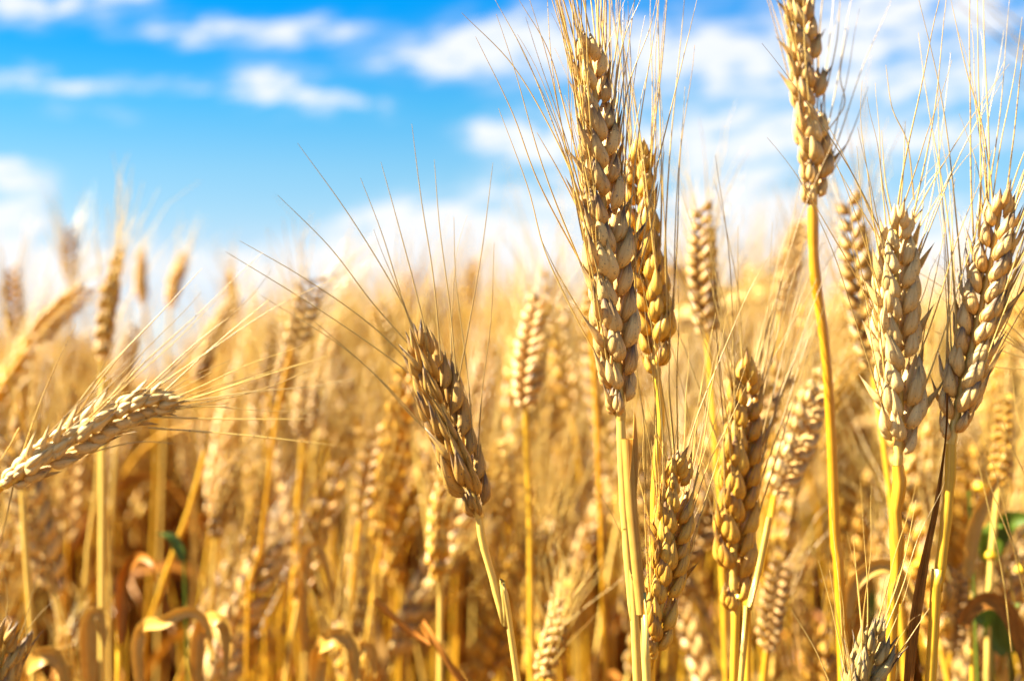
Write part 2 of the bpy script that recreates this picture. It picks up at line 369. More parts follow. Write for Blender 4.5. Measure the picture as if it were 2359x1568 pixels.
# libraries of shared shapes
rs = random.Random(3)
def spik_lib(res, n, mat, nm, slim=1.0, open_=.5, lng=1.0):
    out = []
    for i in range(n):
        mb, roots = spikelet_arrays(res, rs, slim, open_, lng); out.append((mb.mesh(nm, mat), roots, mb.arrays()))
    return out
LIB = {'straw': spik_lib(3, 14, M_HUSK, 'spikelet', 1.0, .9), 'gold': spik_lib(3, 7, M_HUSK_GOLD, 'spikelet', 1.05, .2),
       'brown': spik_lib(3, 7, M_HUSK_BROWN, 'spikelet', .58, 1.6, 1.22), 'pale': spik_lib(3, 10, M_HUSK_SUNLIT, 'spikelet', .95, .6), 'grey': spik_lib(3, 6, M_HUSK_GREY, 'spikelet', .7, 1.5, 1.15)}
def awn_pts(curve, n, kink, rs):
    pts = []; x = y = 0.0; ang = 0; side = rs.uniform(-1, 1) * .02; ph = rs.uniform(0, 6)
    for i in range(n):
        k = i / (n - 1)
        pts.append((curve * k * k + kink * math.sin(k * 7 + ph) * k * (1 - k * .5) - kink * 0, side * k * k + kink * .6 * math.sin(k * 9 + ph * 2) * k, k))
    return pts
AWNS = {}
for key, mat in (('light', M_AWN), ('dark', M_AWN_DARK)):
    L = []
    for i in range(16):      # unit length along +Z; scaled when placed, so the radius is counter-scaled by building it at 70 mm
        c = rs.uniform(-.10, .16); pts = [(p[0] * .07, p[1] * .07, p[2] * .07) for p in awn_pts(c, 16, rs.uniform(.004, .02), rs)]
        mb = MB(); mb.add(*tube(pts, .00027, .00006, 5, rs.random(), .8)); L.append(mb.mesh('awn', mat))
    AWNS[key] = L

def frame_at(pts, i):
    n = len(pts); T = (pts[min(i + 1, n - 1)] - pts[max(i - 1, 0)]).normalized()
    F = Vector((0, -1, 0)); F = (F - T * F.dot(T)).normalized(); Rr = F.cross(T)
    return T, F, Rr        # axis, towards the camera, to the right in view for an upright ear

def ground_base(p, lean=None):
    return Vector((p.x, p.y, 0))

def hero(label, ear, stem, d, lib='straw', nodes=22, psi=30, size=1.0, awn='light', awn_len=.062, spread=12, awn_n=2, ds=None, stem_mat=None, stem_r=.00095,
         extra_awns=(), awn_bias=(0, 0), seed=1, leaf=None, tip_scale=.7, neck=True, swell=.5, cat='wheat', awn_keep=.9, awnr=.82, group='sharp wheat ears in front'):
    """ear: view points from tip to base; stem: view points from ear base down. Built at distance d"""
    r = random.Random(seed); ds = ds or d
    tip2base = [P(x, y, dd[0] if dd else d) for (x, y, *dd) in ear]
    pts, L = spline(tip2base[::-1], 60)
    sp = [P(x, y, dd[0] if dd else ds) for (x, y, *dd) in stem]
    sp[0] = pts[0].copy()
    last = sp[-1]; prev = sp[-2]
    slope = (last - prev) / max(prev.z - last.z, 1e-3)
    if last.z > .3:
        dz = last.z - .3; q = Vector((last.x + slope.x * dz * .6, last.y + slope.y * dz * .6 + .01, .3)); sp.append(q)
        sp.append(Vector((q.x + slope.x * .1, q.y + .015, 0)))
    base = ground_base(sp[-1]); rt = root('wheat_plant', base, label, cat, group)
    inv = Matrix.Translation(-base)
    # stem
    s_pts, sl = spline(sp, 170); mb = MB()
    nodes_at = [r.uniform(.45, .5), r.uniform(.75, .8)]
    def rf(k):
        x = stem_r * (1 + .35 * k)
        for q in nodes_at: x += .0006 * math.exp(-((k - q) / .006) ** 2)
        for q, a_, w_ in ((.006, .30, .004), (.021, .38, .0035), (.034, .22, .002)): x += stem_r * a_ * swell * math.exp(-((k * sl - q) / w_) ** 2)
        x *= 1 + .03 * math.sin(k * 37 + seed)
        return x
    mb.add(*tube(s_pts, stem_r, stem_r * 1.3, 10, r.random(), rfun=rf))
    link('stem', mb.mesh('stem', stem_mat or M_STEM), rt, inv)
    # rachis with the small collars it carries
    mb = MB(); mb.add(*tube(pts, .0009, .0005, 8, .5, rfun=lambda k: (.0012 - .0007 * k) * (1 + .25 * math.sin(k * nodes * math.pi) ** 2)))
    ear_o = link('ear', mb.mesh('rachis', stem_mat or M_STEM_PALE), rt, inv)
    lb = LIB[lib]
    for k in range(nodes + 1):
        f = k / nodes; i = int(f * 56 * (1 - .04)) + 1
        T, F, Rr = frame_at(pts, min(i, 58)); row = 1 if k % 2 == 0 else -1
        ps = R(psi + r.uniform(-14, 14))
        O = (Rr * math.cos(ps) + F * math.sin(ps)) * row
        sc = size * .95 * (0.62 + .38 * min(f / .14, 1)) * (1 - (1 - tip_scale) * max(f - .6, 0) / .4) * r.uniform(.88, 1.08)
        if k == nodes: O = F; row = 0
        elif r.random() < .05: continue
        tilt = R(6 + 3.5 * min(f / .1, 1) + r.uniform(-4, 6)) * (0 if row == 0 else 1)
        zd = T * math.cos(tilt) + O * math.sin(tilt)
        M = rot_to(zd, O, pts[i] + O * .0007 * size) @ Matrix.Scale(sc, 4)
        me, roots, _ = r.choice(lb)
        link('spikelet', me, ear_o, M)
        picks = list(roots); r.shuffle(picks)
        for (rp, rd) in picks[:awn_n if f > .06 else 1]:
            if r.random() > awn_keep: continue
            wp = M @ Vector(rp)
            wd = (M.to_3x3() @ Vector(rd)).normalized()
            lat = (wd - T * wd.dot(T))
            if lat.length > 1e-4: lat.normalize()
            a = R(r.uniform(.35, 1.25) * spread)
            ad = T * math.cos(a) + lat * math.sin(a) + Rr * (awn_bias[0] + r.gauss(0, .04)) + Vector((0, 0, awn_bias[1])) + F * r.gauss(0, .04)
            Ls = awn_len * (r.uniform(.6, 1.25) if r.random() > .15 else r.uniform(.15, .4)) * (1 - .25 * max(f - .7, 0))
            Ma = rot_to(ad, lat if lat.length > .1 else F, wp) @ Matrix.Scale(Ls / .07, 4, (0, 0, 1)) @ Matrix.Diagonal((Ls / .07 * .5 + .5, Ls / .07 * .5 + .5, 1, 1)) @ Matrix.Rotation(r.gauss(0, .5), 4, 'Z')
            link('awn', r.choice(AWNS[awn if r.random() > .12 else 'dark']), ear_o, Ma)
    for ea in extra_awns:
        ap = [P(x, y, (dd[0] if dd else d)) for (x, y, *dd) in ea]
        q, _ = spline(ap, 22)
        mb = MB(); mb.add(*tube(q, .00007 * awnr, .00028 * awnr, 5, r.random(), .7)); link('awn', mb.mesh('awn', AWNS[awn][0].materials[0]), ear_o, Matrix.Identity(4))
    return rt, inv

def lw(k): return max(math.sin(math.pi * (.14 + .84 * k)), 0) ** .6
def add_leaf(rt, pts, width, mat, label=None, **k):
    k.setdefault('wfun', lw)
    inv = Matrix.Translation(-rt.location)
    mb = MB(); mb.add(*blade(pts, width, **k)); o = link('leaf', mb.mesh('leaf', mat), rt, inv)
    if label: o['label'] = label
    return o

# ------------------------------------------------------------ ground
gm = MB(); gm.add([(-600, -20, 0), (600, -20, 0), (600, 1500, 0), (-600, 1500, 0)], [(0, 1, 2, 3)], [(0, 0), (1, 0), (1, 1), (0, 1)], .5)
g_ = link('ground', gm.mesh('ground', ground_mat())); g_['kind'] = 'structure'

# ------------------------------------------------------------ the sharp ears in front
h1, _ = hero('tallest sharp wheat plant, its long bearded ear right of centre against the sky',
     [(1340, 72), (1368, 200), (1384, 400), (1398, 600), (1418, 800), (1430, 968)],
     [(1430, 975), (1434, 1100), (1444, 1250), (1458, 1420), (1468, 1568)], .365, 'straw', 26, 38, .98, spread=10, awn_len=.062, seed=11, stem_mat=M_STEM_PALE, stem_r=.00115, awn_bias=(-.02, 0), awn_n=3,
     extra_awns=[[(1063, 30), (1180, 150), (1275, 310), (1345, 470)], [(1148, 250), (1215, 430), (1252, 570), (1310, 700), (1390, 850)], [(1140, 0), (1215, 140), (1290, 330), (1350, 500)],
                 [(1236, 305), (1290, 400), (1350, 520)], [(1095, 85), (1180, 260), (1240, 420), (1345, 620)], [(1195, 0), (1262, 115), (1300, 250), (1340, 400)], [(1250, 560), (1290, 640), (1380, 790)],
                 [(1605, 0), (1560, 190), (1505, 420), (1475, 590)], [(1512, 0), (1495, 70), (1450, 190), (1425, 330)], [(1475, 0), (1440, 80), (1420, 170), (1412, 250)], [(1430, 0), (1422, 90), (1405, 200)],
                 [(1320, 0), (1340, 80), (1370, 180)], [(1385, 0), (1380, 120), (1390, 230)], [(1280, 0), (1310, 110), (1350, 260)], [(1530, 350), (1510, 480), (1468, 640)]])
# bare straw beside it
def bare_stem(label, pts, d, r=.001, mat=None, seed=5, tear=True):
    sp = [P(x, y, dd[0] if dd else d) for (x, y, *dd) in pts]; last, prev = sp[-1], sp[-2]
    if last.z > .3:
        sl = (last - prev) / max(prev.z - last.z, 1e-3); dz = last.z - .3
        sp.append(Vector((last.x + sl.x * dz * .6, last.y + .01, .3))); sp.append(Vector((sp[-1].x, sp[-1].y + .01, 0)))
    base = ground_base(sp[-1]); rt = root('bare_straw', base, label, 'straw', 'bare straws between the ears'); inv = Matrix.Translation(-base)
    q, _ = spline(sp, 44); mb = MB(); mb.add(*tube(q, r, r * 1.3, 10, random.random())); link('stem', mb.mesh('stem', mat or M_STEM), rt, inv)
    if tear:   # torn sheath collar
        mb = MB(); top = q[0]; ax = (q[0] - q[2]).normalized()
        mb.add(*tube([q[3] , q[1], q[0] + ax * .0008], r * 1.25, r * 1.5, 10, .4)); link('sheath', mb.mesh('sheath', M_LEAF), rt, inv)
        add_leaf(rt, [q[1], q[0] + Vector((.0012, -.0006, .002)), q[0] + Vector((.0014, -.001, .0075))], .0024, M_LEAF, n=12, twist=1.2, fold=.4)
    return rt
bare_stem('pale bare straw with torn collar pressed against the tallest ear\'s stem', [(1446, 1018), (1453, 1150), (1465, 1300), (1478, 1440), (1490, 1568)], .357, .00110, M_STEM_PALE)
bare_stem('thin tan bare straw leaning just right of the long-bearded ear\'s stem', [(1772, 1190), (1750, 1300), (1725, 1420), (1706, 1568)], .40, .0009, M_STEM_PALE, tear=False)

hero('golden plump wheat plant standing close behind the tallest ear', [(1472, 335), (1474, 470), (1486, 600), (1508, 740), (1512, 868)],
     [(1514, 875), (1523, 960), (1512, 1060), (1506, 1180), (1500, 1568)], .40, 'gold', 20, -35, .84, spread=8, awn_len=.075, seed=22, awn_n=2, stem_r=.00105)
hero('tall wheat plant on curving yellow stem, ear cut off by the top edge', [(1835, -40), (1852, 100), (1866, 250), (1876, 380), (1872, 478)],
     [(1872, 482), (1876, 620), (1900, 800), (1914, 1000), (1924, 1250), (1942, 1568)], .43, 'straw', 21, 40, .87, spread=14, awn_len=.055, seed=33, stem_r=.00150,
     extra_awns=[[(1935, -10), (1928, 90), (1905, 200)], [(1955, 60), (1935, 170), (1945, 240), (1900, 310)], [(2000, 200), (1960, 310), (1915, 400)]])
hero('wheat plant with sunlit pale ear and kinked neck, second sharp one from the right edge', [(2066, 478), (2064, 620), (2062, 780), (2072, 930), (2068, 1072)],
     [(2068, 1078), (2072, 1120), (2062, 1180), (2066, 1260), (2060, 1400), (2048, 1568)], .385, 'pale', 20, 25, 1.04, spread=24, awn_len=.060, seed=44, awn_n=2, stem_r=.00150, swell=1.0, tip_scale=.6,
     extra_awns=[[(2030, 300), (2040, 420), (2062, 520)], [(2085, 280), (2080, 400), (2072, 500)], [(1925, 380), (1970, 460), (2030, 560)], [(2040, 150), (2055, 250), (2090, 330), (2105, 460)]])
h5, _ = hero('right-leaning wheat plant at the right edge beside a dead brown leaf', [(2308, 452), (2285, 590), (2248, 760), (2212, 910), (2190, 1022)],
     [(2190, 1030), (2188, 1100), (2176, 1220), (2160, 1360), (2143, 1568)], .385, 'straw', 21, -28, .94, spread=13, awn_len=.075, seed=55, awn_n=2, stem_r=.00142,
     extra_awns=[[(2190, 0), (2225, 160), (2260, 280), (2280, 400), (2288, 480)], [(2354, 40), (2335, 180), (2305, 330), (2285, 470), (2262, 640)], [(2358, 390), (2340, 440), (2310, 500)], [(2390, 420), (2345, 600), (2300, 760)], [(2380, 560), (2320, 740), (2250, 860)],
                 [(2160, 190), (2165, 400), (2185, 620), (2180, 800)]])
def bw(k): return .16 + .84 * math.exp(-((k - .52) / .26) ** 2)
add_leaf(h5, [P(2181, 905, .372), P(2178, 1000, .372), P(2160, 1140, .372), P(2132, 1280, .372), P(2108, 1420, .372), P(2092, 1568, .372), P(2075, 1700, .375), P(2060, 1900, .38)], .0028, M_LEAF_BROWN, 'dark brown dead leaf blade',
         n=60, twist=.5, fold=.3, wfun=bw, rough=.25)
hero('nodding wheat plant bent over from the left edge, beard pointing right', [(405, 918), (310, 938), (215, 985), (110, 1052), (5, 1118)],
     [(0, 1122), (-60, 1185), (-105, 1290), (-120, 1450), (-125, 1650)], .335, 'pale', 24, 50, .67, spread=14, awn_len=.048, seed=66, awn_n=1, awn_bias=(0, .10),
     extra_awns=[[(760, 818), (600, 868), (400, 932)], [(745, 838), (590, 900), (350, 950)], [(465, 618), (380, 710), (250, 850), (140, 1010)], [(175, 745), (120, 860), (80, 960), (40, 1080)], [(560, 705), (440, 800), (300, 930)],
                 [(410, 1022), (300, 1020), (110, 1070)], [(770, 1025), (560, 1002), (340, 985)], [(530, 928), (400, 945), (220, 1010)], [(620, 690), (500, 790), (380, 900)], [(300, 790), (200, 900), (110, 1040)],
                 [(700, 965), (520, 965), (350, 960)], [(330, 820), (240, 930), (160, 1020)], [(-20, 1090), (20, 1030), (45, 985)], [(0, 1260), (15, 1190), (30, 1120)]])
hero('slender weathered brown wheat plant leaning left with widely fanned beard', [(968, 790), (1000, 885), (1035, 985), (1075, 1090), (1104, 1192)],
     [(1105, 1196), (1112, 1250), (1140, 1350), (1165, 1450), (1192, 1568)], .385, 'brown', 14, 55, .94, awn='dark', spread=16, awn_len=.035, seed=77, awn_n=1, stem_r=.00095, stem_mat=M_STEM_PALE, awn_keep=.6,
     extra_awns=[[(685, 330), (800, 490), (905, 660), (985, 820)], [(520, 580), (700, 690), (850, 790), (985, 890)], [(553, 555), (700, 640), (850, 745), (980, 870)], [(640, 450), (760, 570), (860, 700), (975, 830)],
                 [(600, 680), (790, 800), (930, 930), (1050, 1085)], [(700, 720), (850, 850), (960, 970), (1040, 1040)], [(1135, 375), (1112, 560), (1085, 720), (1055, 880)], [(1000, 368), (1012, 520), (1035, 700), (1050, 860)],
                 [(948, 285), (970, 460), (998, 640), (1015, 830)], [(877, 373), (915, 510), (955, 660), (990, 810)], [(1138, 560), (1130, 740), (1110, 900), (1100, 1050)], [(1045, 500), (1050, 650), (1075, 850), (1090, 1020)], [(830, 410), (880, 540), (930, 700), (985, 840)]])
hero('short wheat plant with small ear low against the twin pale stems', [(1558, 1062), (1552, 1170), (1538, 1300), (1515, 1420), (1502, 1515)],
     [(1502, 1520), (1497, 1545), (1492, 1600)], .372, 'gold', 20, 35, .82, spread=17, awn_len=.052, seed=88, awn_n=2, awn_bias=(.05, 0), stem_r=.0008,
     extra_awns=[[(1660, 930), (1620, 1050), (1590, 1160), (1570, 1240)], [(1420, 960), (1465, 1080), (1505, 1240), (1530, 1350)], [(1480, 900), (1520, 1020), (1545, 1130)], [(1535, 880), (1548, 1000), (1555, 1100)]])
hero('long-bearded wheat plant with shadowed right flank, lower right of the tallest', [(1718, 838), (1712, 980), (1702, 1130), (1690, 1280), (1692, 1412)],
     [(1692, 1418), (1694, 1480), (1690, 1568)], .415, 'gold', 20, 30, 1.0, awn='dark', spread=17, awn_len=.068, seed=99, awn_n=2, stem_r=.0012,
     extra_awns=[[(1560, 640), (1610, 740), (1660, 880), (1690, 1000)], [(1880, 640), (1820, 820), (1770, 1000), (1740, 1120)], [(1900, 700), (1840, 880), (1780, 1080), (1735, 1220)], [(1530, 820), (1580, 960), (1640, 1120), (1675, 1250)], [(1700, 520), (1700, 690), (1710, 850)], [(1850, 560), (1800, 740), (1745, 930)]])
hero('grey wheat ear just poking up at the bottom edge between yellow stems', [(2018, 1448), (2005, 1520), (1985, 1620), (1975, 1750)],
     [(1975, 1755), (1972, 1850), (1970, 2000)], .355, 'grey', 16, 20, .74, spread=18, awn_len=.042, seed=110, awn_n=1, stem_r=.001,
     extra_awns=[[(1910, 1310), (1930, 1430), (1960, 1568)], [(1820, 1400), (1880, 1500), (1930, 1620)], [(2140, 1400), (2080, 1490), (2020, 1568)], [(1965, 1235), (1978, 1380), (1990, 1500)], [(1885, 1290), (1920, 1420), (1955, 1590)], [(2110, 1150), (2080, 1300), (2030, 1450)]])
hero('dark bristling wheat ear cropped by the bottom left corner', [(15, 1480), (-10, 1560), (-30, 1680)], [(-30, 1685), (-35, 1800), (-40, 1950)], .42, 'brown', 14, 20, 1.0, awn='dark', spread=16, awn_len=.035, awn_n=1, awn_keep=.6, seed=120,
     extra_awns=[[(0, 1370), (30, 1470), (20, 1560)], [(55, 1400), (60, 1500), (30, 1600)]])
hero('out-of-frame drooping wheat plant whose pale beard hangs into the right edge', [(2440, 855), (2480, 870), (2530, 960), (2560, 1100)], [(2560, 1105), (2580, 1300), (2590, 1600)], .41, 'straw', 14, 20, .95, spread=22, awn_len=.05, seed=130,
     extra_awns=[[(2225, 965), (2262, 1060), (2310, 1200), (2380, 1360)], [(2250, 960), (2290, 1080), (2330, 1240), (2370, 1420)], [(2240, 1010), (2270, 1140), (2310, 1330), (2330, 1500)], [(2330, 860), (2345, 960), (2390, 1100)], [(2290, 880), (2320, 1000), (2400, 1180)]])
hero('very near wheat plant beyond the top right corner, only its blurred beard showing', [(2500, 250), (2600, 330), (2700, 420), (2760, 520)], [(2760, 525), (2800, 800), (2820, 1400)], .23, 'straw', 14, 20, .8, spread=4, awn_len=.02, seed=140, awn_n=1,
     extra_awns=[[(2195, 0), (2290, 80), (2400, 175), (2520, 270)], [(2275, 0), (2350, 55), (2480, 180)], [(2240, -20), (2330, 70), (2420, 170), (2520, 290)]])

# ------------------------------------------------------------ the soft ears behind: shared shapes
def low_ear(rs, lib_mat, res=2, n=20, L=.085, size=1.0, slim=1.0, bend=.008):
    """ear along +Z from the origin plus its beard, as two arrays"""
    pts, _ = spline([(0, 0, 0), (bend * .3, 0, L * .5), (bend, 0, L)], 40); me = MB(); mb = MB()
    me.add(*tube(pts, .001, .0005, 5, .5))
    lb = [spikelet_arrays(res, rs, slim)[0:2] for _ in range(5)]; lb = [(a.arrays(), r_) for a, r_ in lb]
    for k in range(n + 1):
        f = k / n; i = int(f * 38); T = (pts[min(i + 1, 39)] - pts[max(i - 1, 0)]).normalized(); row = 1 if k % 2 == 0 else -1
        O = Vector((0, row, 0)); Fd = Vector((1, 0, 0))
        sc = size * (.65 + .35 * min(f / .15, 1)) * (1 - .35 * max(f - .6, 0) / .4) * rs.uniform(.93, 1.07)
        ti = R(rs.uniform(10, 20)); zd = T * math.cos(ti) + O * math.sin(ti)
        M = rot_to(zd, O, pts[i] + O * .0007) @ Matrix.Scale(sc, 4)
        (V, F, U, T_), roots = rs.choice(lb); me.add(xf(M, V), F, U, (T_ + rs.random()) * .5)
        for rp, rd in roots[:2]:
            wp = M @ Vector(rp); lat = Vector((rs.gauss(0, .6), row * rs.uniform(.3, 1), 0)).normalized(); a = R(rs.uniform(4, 20)); dr = (T * math.cos(a) + lat * math.sin(a)); Ls = rs.uniform(.04, .075)
            q = [wp + dr * Ls * t + lat * (Ls * rs.uniform(-.06, .12) * t * t) for t in (0, .25, .5, .75, 1)]
            mb.add(*tube(q, .00026, .00008, 3, rs.random()))
    return me, mb
rs2 = random.Random(12)
EARS = []
for i in range(20):
    mat = [M_HUSK_GOLD, M_HUSK_GOLD, M_HUSK, M_HUSK, M_HUSK_GOLD, M_HUSK_BROWN][i % 6]
    eL = rs2.uniform(.060, .095)
    e, b = low_ear(rs2, mat, 2, int(eL / .0044) + rs2.choice([-1, 0, 1]), eL, rs2.uniform(.8, 1.1), bend=rs2.uniform(-.004, .012))
    EARS.append((e.mesh('ear', mat), b.mesh('beard', M_AWN), eL))

def bend_stem(base, top, tan, n=20):
    """stem curve: up from the ground, arriving at top with tangent tan"""
    Hh = (top - base).length
    c1 = base + Vector((0, 0, Hh * .45)); c2 = top - tan * Hh * .22
    out = []
    for i in range(n):
        t = i / (n - 1); out.append(base * (1 - t) ** 3 + c1 * 3 * t * (1 - t) ** 2 + c2 * 3 * t * t * (1 - t) + top * t ** 3)
    return out

SOFT = 'blurred wheat plants crowding behind the sharp ones'
def soft_plant(tip, base_pt, label, group=None, ear_i=0, size=1.0, roll=0.0, r=random, leaf=0, stem_pts=None, stem_mat=None, foot=None, fat=1.2):
    """tip, base_pt: world points of the ear's ends"""
    T = (tip - base_pt); Lr = T.length; T.normalize()
    foot = foot or Vector((base_pt.x - T.x * .05 + r.gauss(0, .015), base_pt.y + r.gauss(0, .015), 0))
    rt = root('wheat_plant', foot, label, 'wheat', group)
    inv = Matrix.Translation(-foot)
    if stem_pts: q = spline([base_pt] + stem_pts + ([Vector((stem_pts[-1].x, stem_pts[-1].y, 0))] if stem_pts[-1].z > .05 else []), 24)[0]; foot2 = q[-1]
    else: q = bend_stem(foot, base_pt, T)[::-1]
    mb = MB(); mb.add(*tube(q, .0011, .0015, 6, r.random())); link('stem', mb.mesh('stem', stem_mat or r.choice([M_STEM, M_STEM, M_STEM_PALE])), rt, inv)
    e = EARS[ear_i % len(EARS)]; sc = Lr / (e[2] + .006) if size is None else size; fat = fat * (.085 / e[2]) ** .0 if size else fat / 1.2 * .88 / sc
    M = inv @ rot_to(T, Matrix.Rotation(roll, 3, T) @ Vector((0, -1, 0)), base_pt) @ Matrix.Diagonal((sc * fat, sc * fat, sc, 1))
    eo = link('ear', e[0], rt, M); link('beard', e[1], eo, Matrix.Identity(4))
    for _ in range(leaf):
        s = q[r.randint(7, 14)]; a = r.uniform(0, 6.28); dv = Vector((math.cos(a), math.sin(a), 0)); l = r.uniform(.09, .19)
        add_leaf(rt, [s, s + dv * l * .22 + Vector((0, 0, l * .45)), s + dv * l * .55 + Vector((0, 0, l * .5)), s + dv * l * .85 + Vector((0, 0, l * .05)), s + dv * l * .8 + Vector((0, 0, -l * .35))][:r.choice([3, 4, 5])],
                 r.uniform(.006, .010), r.choice([M_LEAF, M_UNDER_SHADED, M_LEAF_ORANGE]), n=14, twist=r.uniform(-2.0, 2.0), fold=.25, up=(dv.x * -.5, dv.y * -.5, 1), tone=r.random())
    return rt

rm = random.Random(40)
MID = [  # tip, base, distance, stem points, label
    ((247, 565), (235, 832), .66, [(232, 1000), (212, 1250), (190, 1568)], 'thick soft golden ear on skyline above the nodding one, twin stems below'),
    ((160, 512), (162, 655), .95, None, 'slim upright ear standing highest on the left skyline'),
    ((190, 648), (72, 790), .72, None, 'soft ear arching over leftwards, just under the highest skyline ear at left'),
    ((18, 608), (36, 780), .95, None, 'small soft ear at the left edge of the skyline'),
    ((305, 580), (330, 700), 1.05, None, 'small soft ear leaning right, just past the thick golden one on the left skyline'),
    ((400, 578), (392, 708), 1.0, None, 'lone small ear in the bright sky gap on the left'),
    ((482, 688), (455, 880), .72, [(450, 1000), (446, 1250), (443, 1568)], 'dark-sided soft ear right of the sky gap, on a long upright stem'),
    ((532, 620), (542, 740), .95, None, 'small soft ear peeping up right of the sky gap'),
    ((728, 625), (672, 800), .64, [(645, 900), (622, 1080), (596, 1300), (568, 1568)], 'soft two-tone ear leaning right where the fanned beard crosses it'),
    ((640, 735), (622, 900), .74, None, 'soft ear close left of the two-tone leaning one'),
    ((1222, 672), (1210, 938), .58, [(1213, 1000), (1218, 1200), (1222, 1568)], 'soft ear pale on its left half, midway between brown and tallest ears'),
    ((985, 1065), (1006, 1335), .56, [(1012, 1400), (1014, 1568)], 'soft ear low behind the brown ear, on a straight pale stem'),
    ((858, 965), (828, 1200), .62, None, 'soft ear left of the brown one, its dark right half in shade'),
    ((1598, 462), (1628, 770), .56, None, 'tall soft brown ear against the sky right of the golden plump one'),
    ((1905, 850), (1785, 1140), .50, [(1770, 1200), (1740, 1400), (1720, 1568)], 'soft ear slanting up right behind the tall curving yellow stem'),
    ((1938, 440), (2010, 850), .52, None, 'large soft ear hanging in shade behind the top-cut ear\'s stem'),
    ((1820, 500), (1800, 720), .70, None, 'faint soft ear on the skyline left of the tall curving stem'),
    ((1275, 1375), (1250, 1568), .50, [(1248, 1600), (1247, 1700)], 'soft pale ear rising from the bottom edge left of the twin stems'),
    ((158, 1440), (152, 1600), .60, None, 'small soft cream ear at the bottom left, under the nodding ear'),
    ((505, 1030), (495, 1240), .66, None, 'soft dark ear halfway down, under the tips of the nodding beard'),
    ((605, 1070), (590, 1260), .66, None, 'soft greyish ear halfway down, right of the dark one'),
    ((1790, 1270), (1765, 1500), .55, None, 'soft ear low between long-bearded ear and curving stem'),
    ((1140, 1010), (1160, 1210), .66, None, 'soft ear just right of the brown ear\'s base'),
    ((665, 770), (640, 930), .66, None, 'dark soft ear low in the pair left of centre'),
    ((712, 860), (698, 1010), .68, None, 'soft ear half lit directly under the two-tone leaning one'),
    ((760, 740), (742, 880), .8, None, 'dim soft ear right of the two-tone leaning one'),
    ((2330, 900), (2300, 1120), .55, None, 'soft brown ear behind the right edge beard'),
    ((2210, 1290), (2190, 1500), .60, None, 'soft golden ear low behind the rightmost yellow stem'),
    ((860, 690), (905, 830), .80, None, 'soft ear leaning left behind the brown ear\'s beard'),
    ((300, 740), (280, 900), .80, None, 'soft ear tucked under the thick golden skyline ear'),
    ((1350, 590), (1362, 760), .62, None, 'soft ear half hidden left of the tallest ear'),
    ((1085, 590), (1078, 700), 1.1, None, 'tiny faint ear on the skyline left of centre'),
    ((1115, 1240), (1130, 1400), .75, None, 'dim soft ear behind the brown ear\'s stem'),
    ((35, 1180), (60, 1350), .8, None, 'dim soft ear under the nodding ear near the left edge'),
]
for i, (a, b, d, st, lab) in enumerate(MID):
    soft_plant(P(*a, d), P(*b, d), lab, 'soft ears that can be told apart', ear_i={0: 5, 6: 17, 8: 5, 9: 11, 12: 5, 13: 11, 15: 11, 19: 17, 23: 5}.get(i, rm.randrange(20)), fat=1.5 if i in (0, 8) else 1.2, size=None, roll=rm.uniform(0, 3), r=rm,  # brown ears chosen by index carry their shadowed look in the husk colour
               stem_pts=[P(x, y, d + .005) for x, y in st] if st else None)

# drooping dry leaves with pale curled tops, each on its own leaning straw
def leafy(label, stem, leaf, d, w=.007, mat=None, tw=1.5, up=(.1, -1, .45), rot=0):
    stem = [leaf[0][:2]] + [q for q in stem if q[1] > leaf[0][1] + 60]
    sp = [P(x, y, d) for x, y in stem]; foot = Vector((sp[-1].x, sp[-1].y, 0)); rt = root('leafy_straw', foot, label, 'straw', 'dry straws with curled leaves')
    inv = Matrix.Translation(-foot); q = spline(sp + [foot], 24)[0]; mb = MB(); mb.add(*tube(q, .0003, .0016, 7, .4, .4)); link('stem', mb.mesh('stem', M_STEM), rt, inv)
    add_leaf(rt, [P(x, y, dd[0] if dd else d) for x, y, *dd in leaf], w, mat or M_LEAF, n=26, twist=tw * .6, fold=.22, up=up)
    return rt
leafy('straw with orange leaf arching over under the nodding ear', [(275, 1300), (272, 1568), (270, 1650)], [(278, 1480), (284, 1340), (318, 1284, .57), (352, 1300, .56), (360, 1340, .56)], .58, .0045, M_LEAF_ORANGE, .8)
leafy('straw with broad cream leaf curled rightwards near the bottom left', [(330, 1520), (300, 1650)], [(325, 1600), (316, 1500), (330, 1445), (375, 1432, .5), (425, 1408, .5), (465, 1418, .5), (485, 1460, .5), (490, 1530, .5)], .52, .0048, None, 1.2)
leafy('straw with cream leaf hooked over beside the long upright stem', [(455, 1510), (450, 1650)], [(453, 1600), (455, 1490), (470, 1440), (498, 1426, .5), (518, 1440, .5), (525, 1490, .5), (522, 1560, .5)], .52, .006, None, .9)
leafy('straw with white curled leaf tip lying at the bottom left', [(90, 1568), (95, 1650)], [(55, 1640), (60, 1560), (85, 1518, .5), (120, 1508, .5), (145, 1535, .5), (155, 1600, .5)], .52, .0075, None, .6)
leafy('straw with bright white leaf tip at the bottom, below the soft low ear', [(760, 1500), (740, 1650)], [(725, 1640), (735, 1520), (752, 1476, .5), (780, 1464, .5), (808, 1478, .5), (818, 1520, .5), (820, 1600, .5)], .52, .0065, None, .5)
leafy('straw with small round leaf scrap right of the bright white tip', [(830, 1530), (830, 1650)], [(822, 1640), (820, 1540), (828, 1500, .52), (842, 1488, .52), (858, 1505, .52), (862, 1560, .52)], .54, .0065, None, .5)
leafy('straw with pale leaf arching left of the second ear from the right', [(1945, 1400), (1940, 1650)], [(1948, 1420), (1962, 1350), (2000, 1312), (2040, 1304), (2080, 1330), (2110, 1400)], .47, .0048, None, .9)
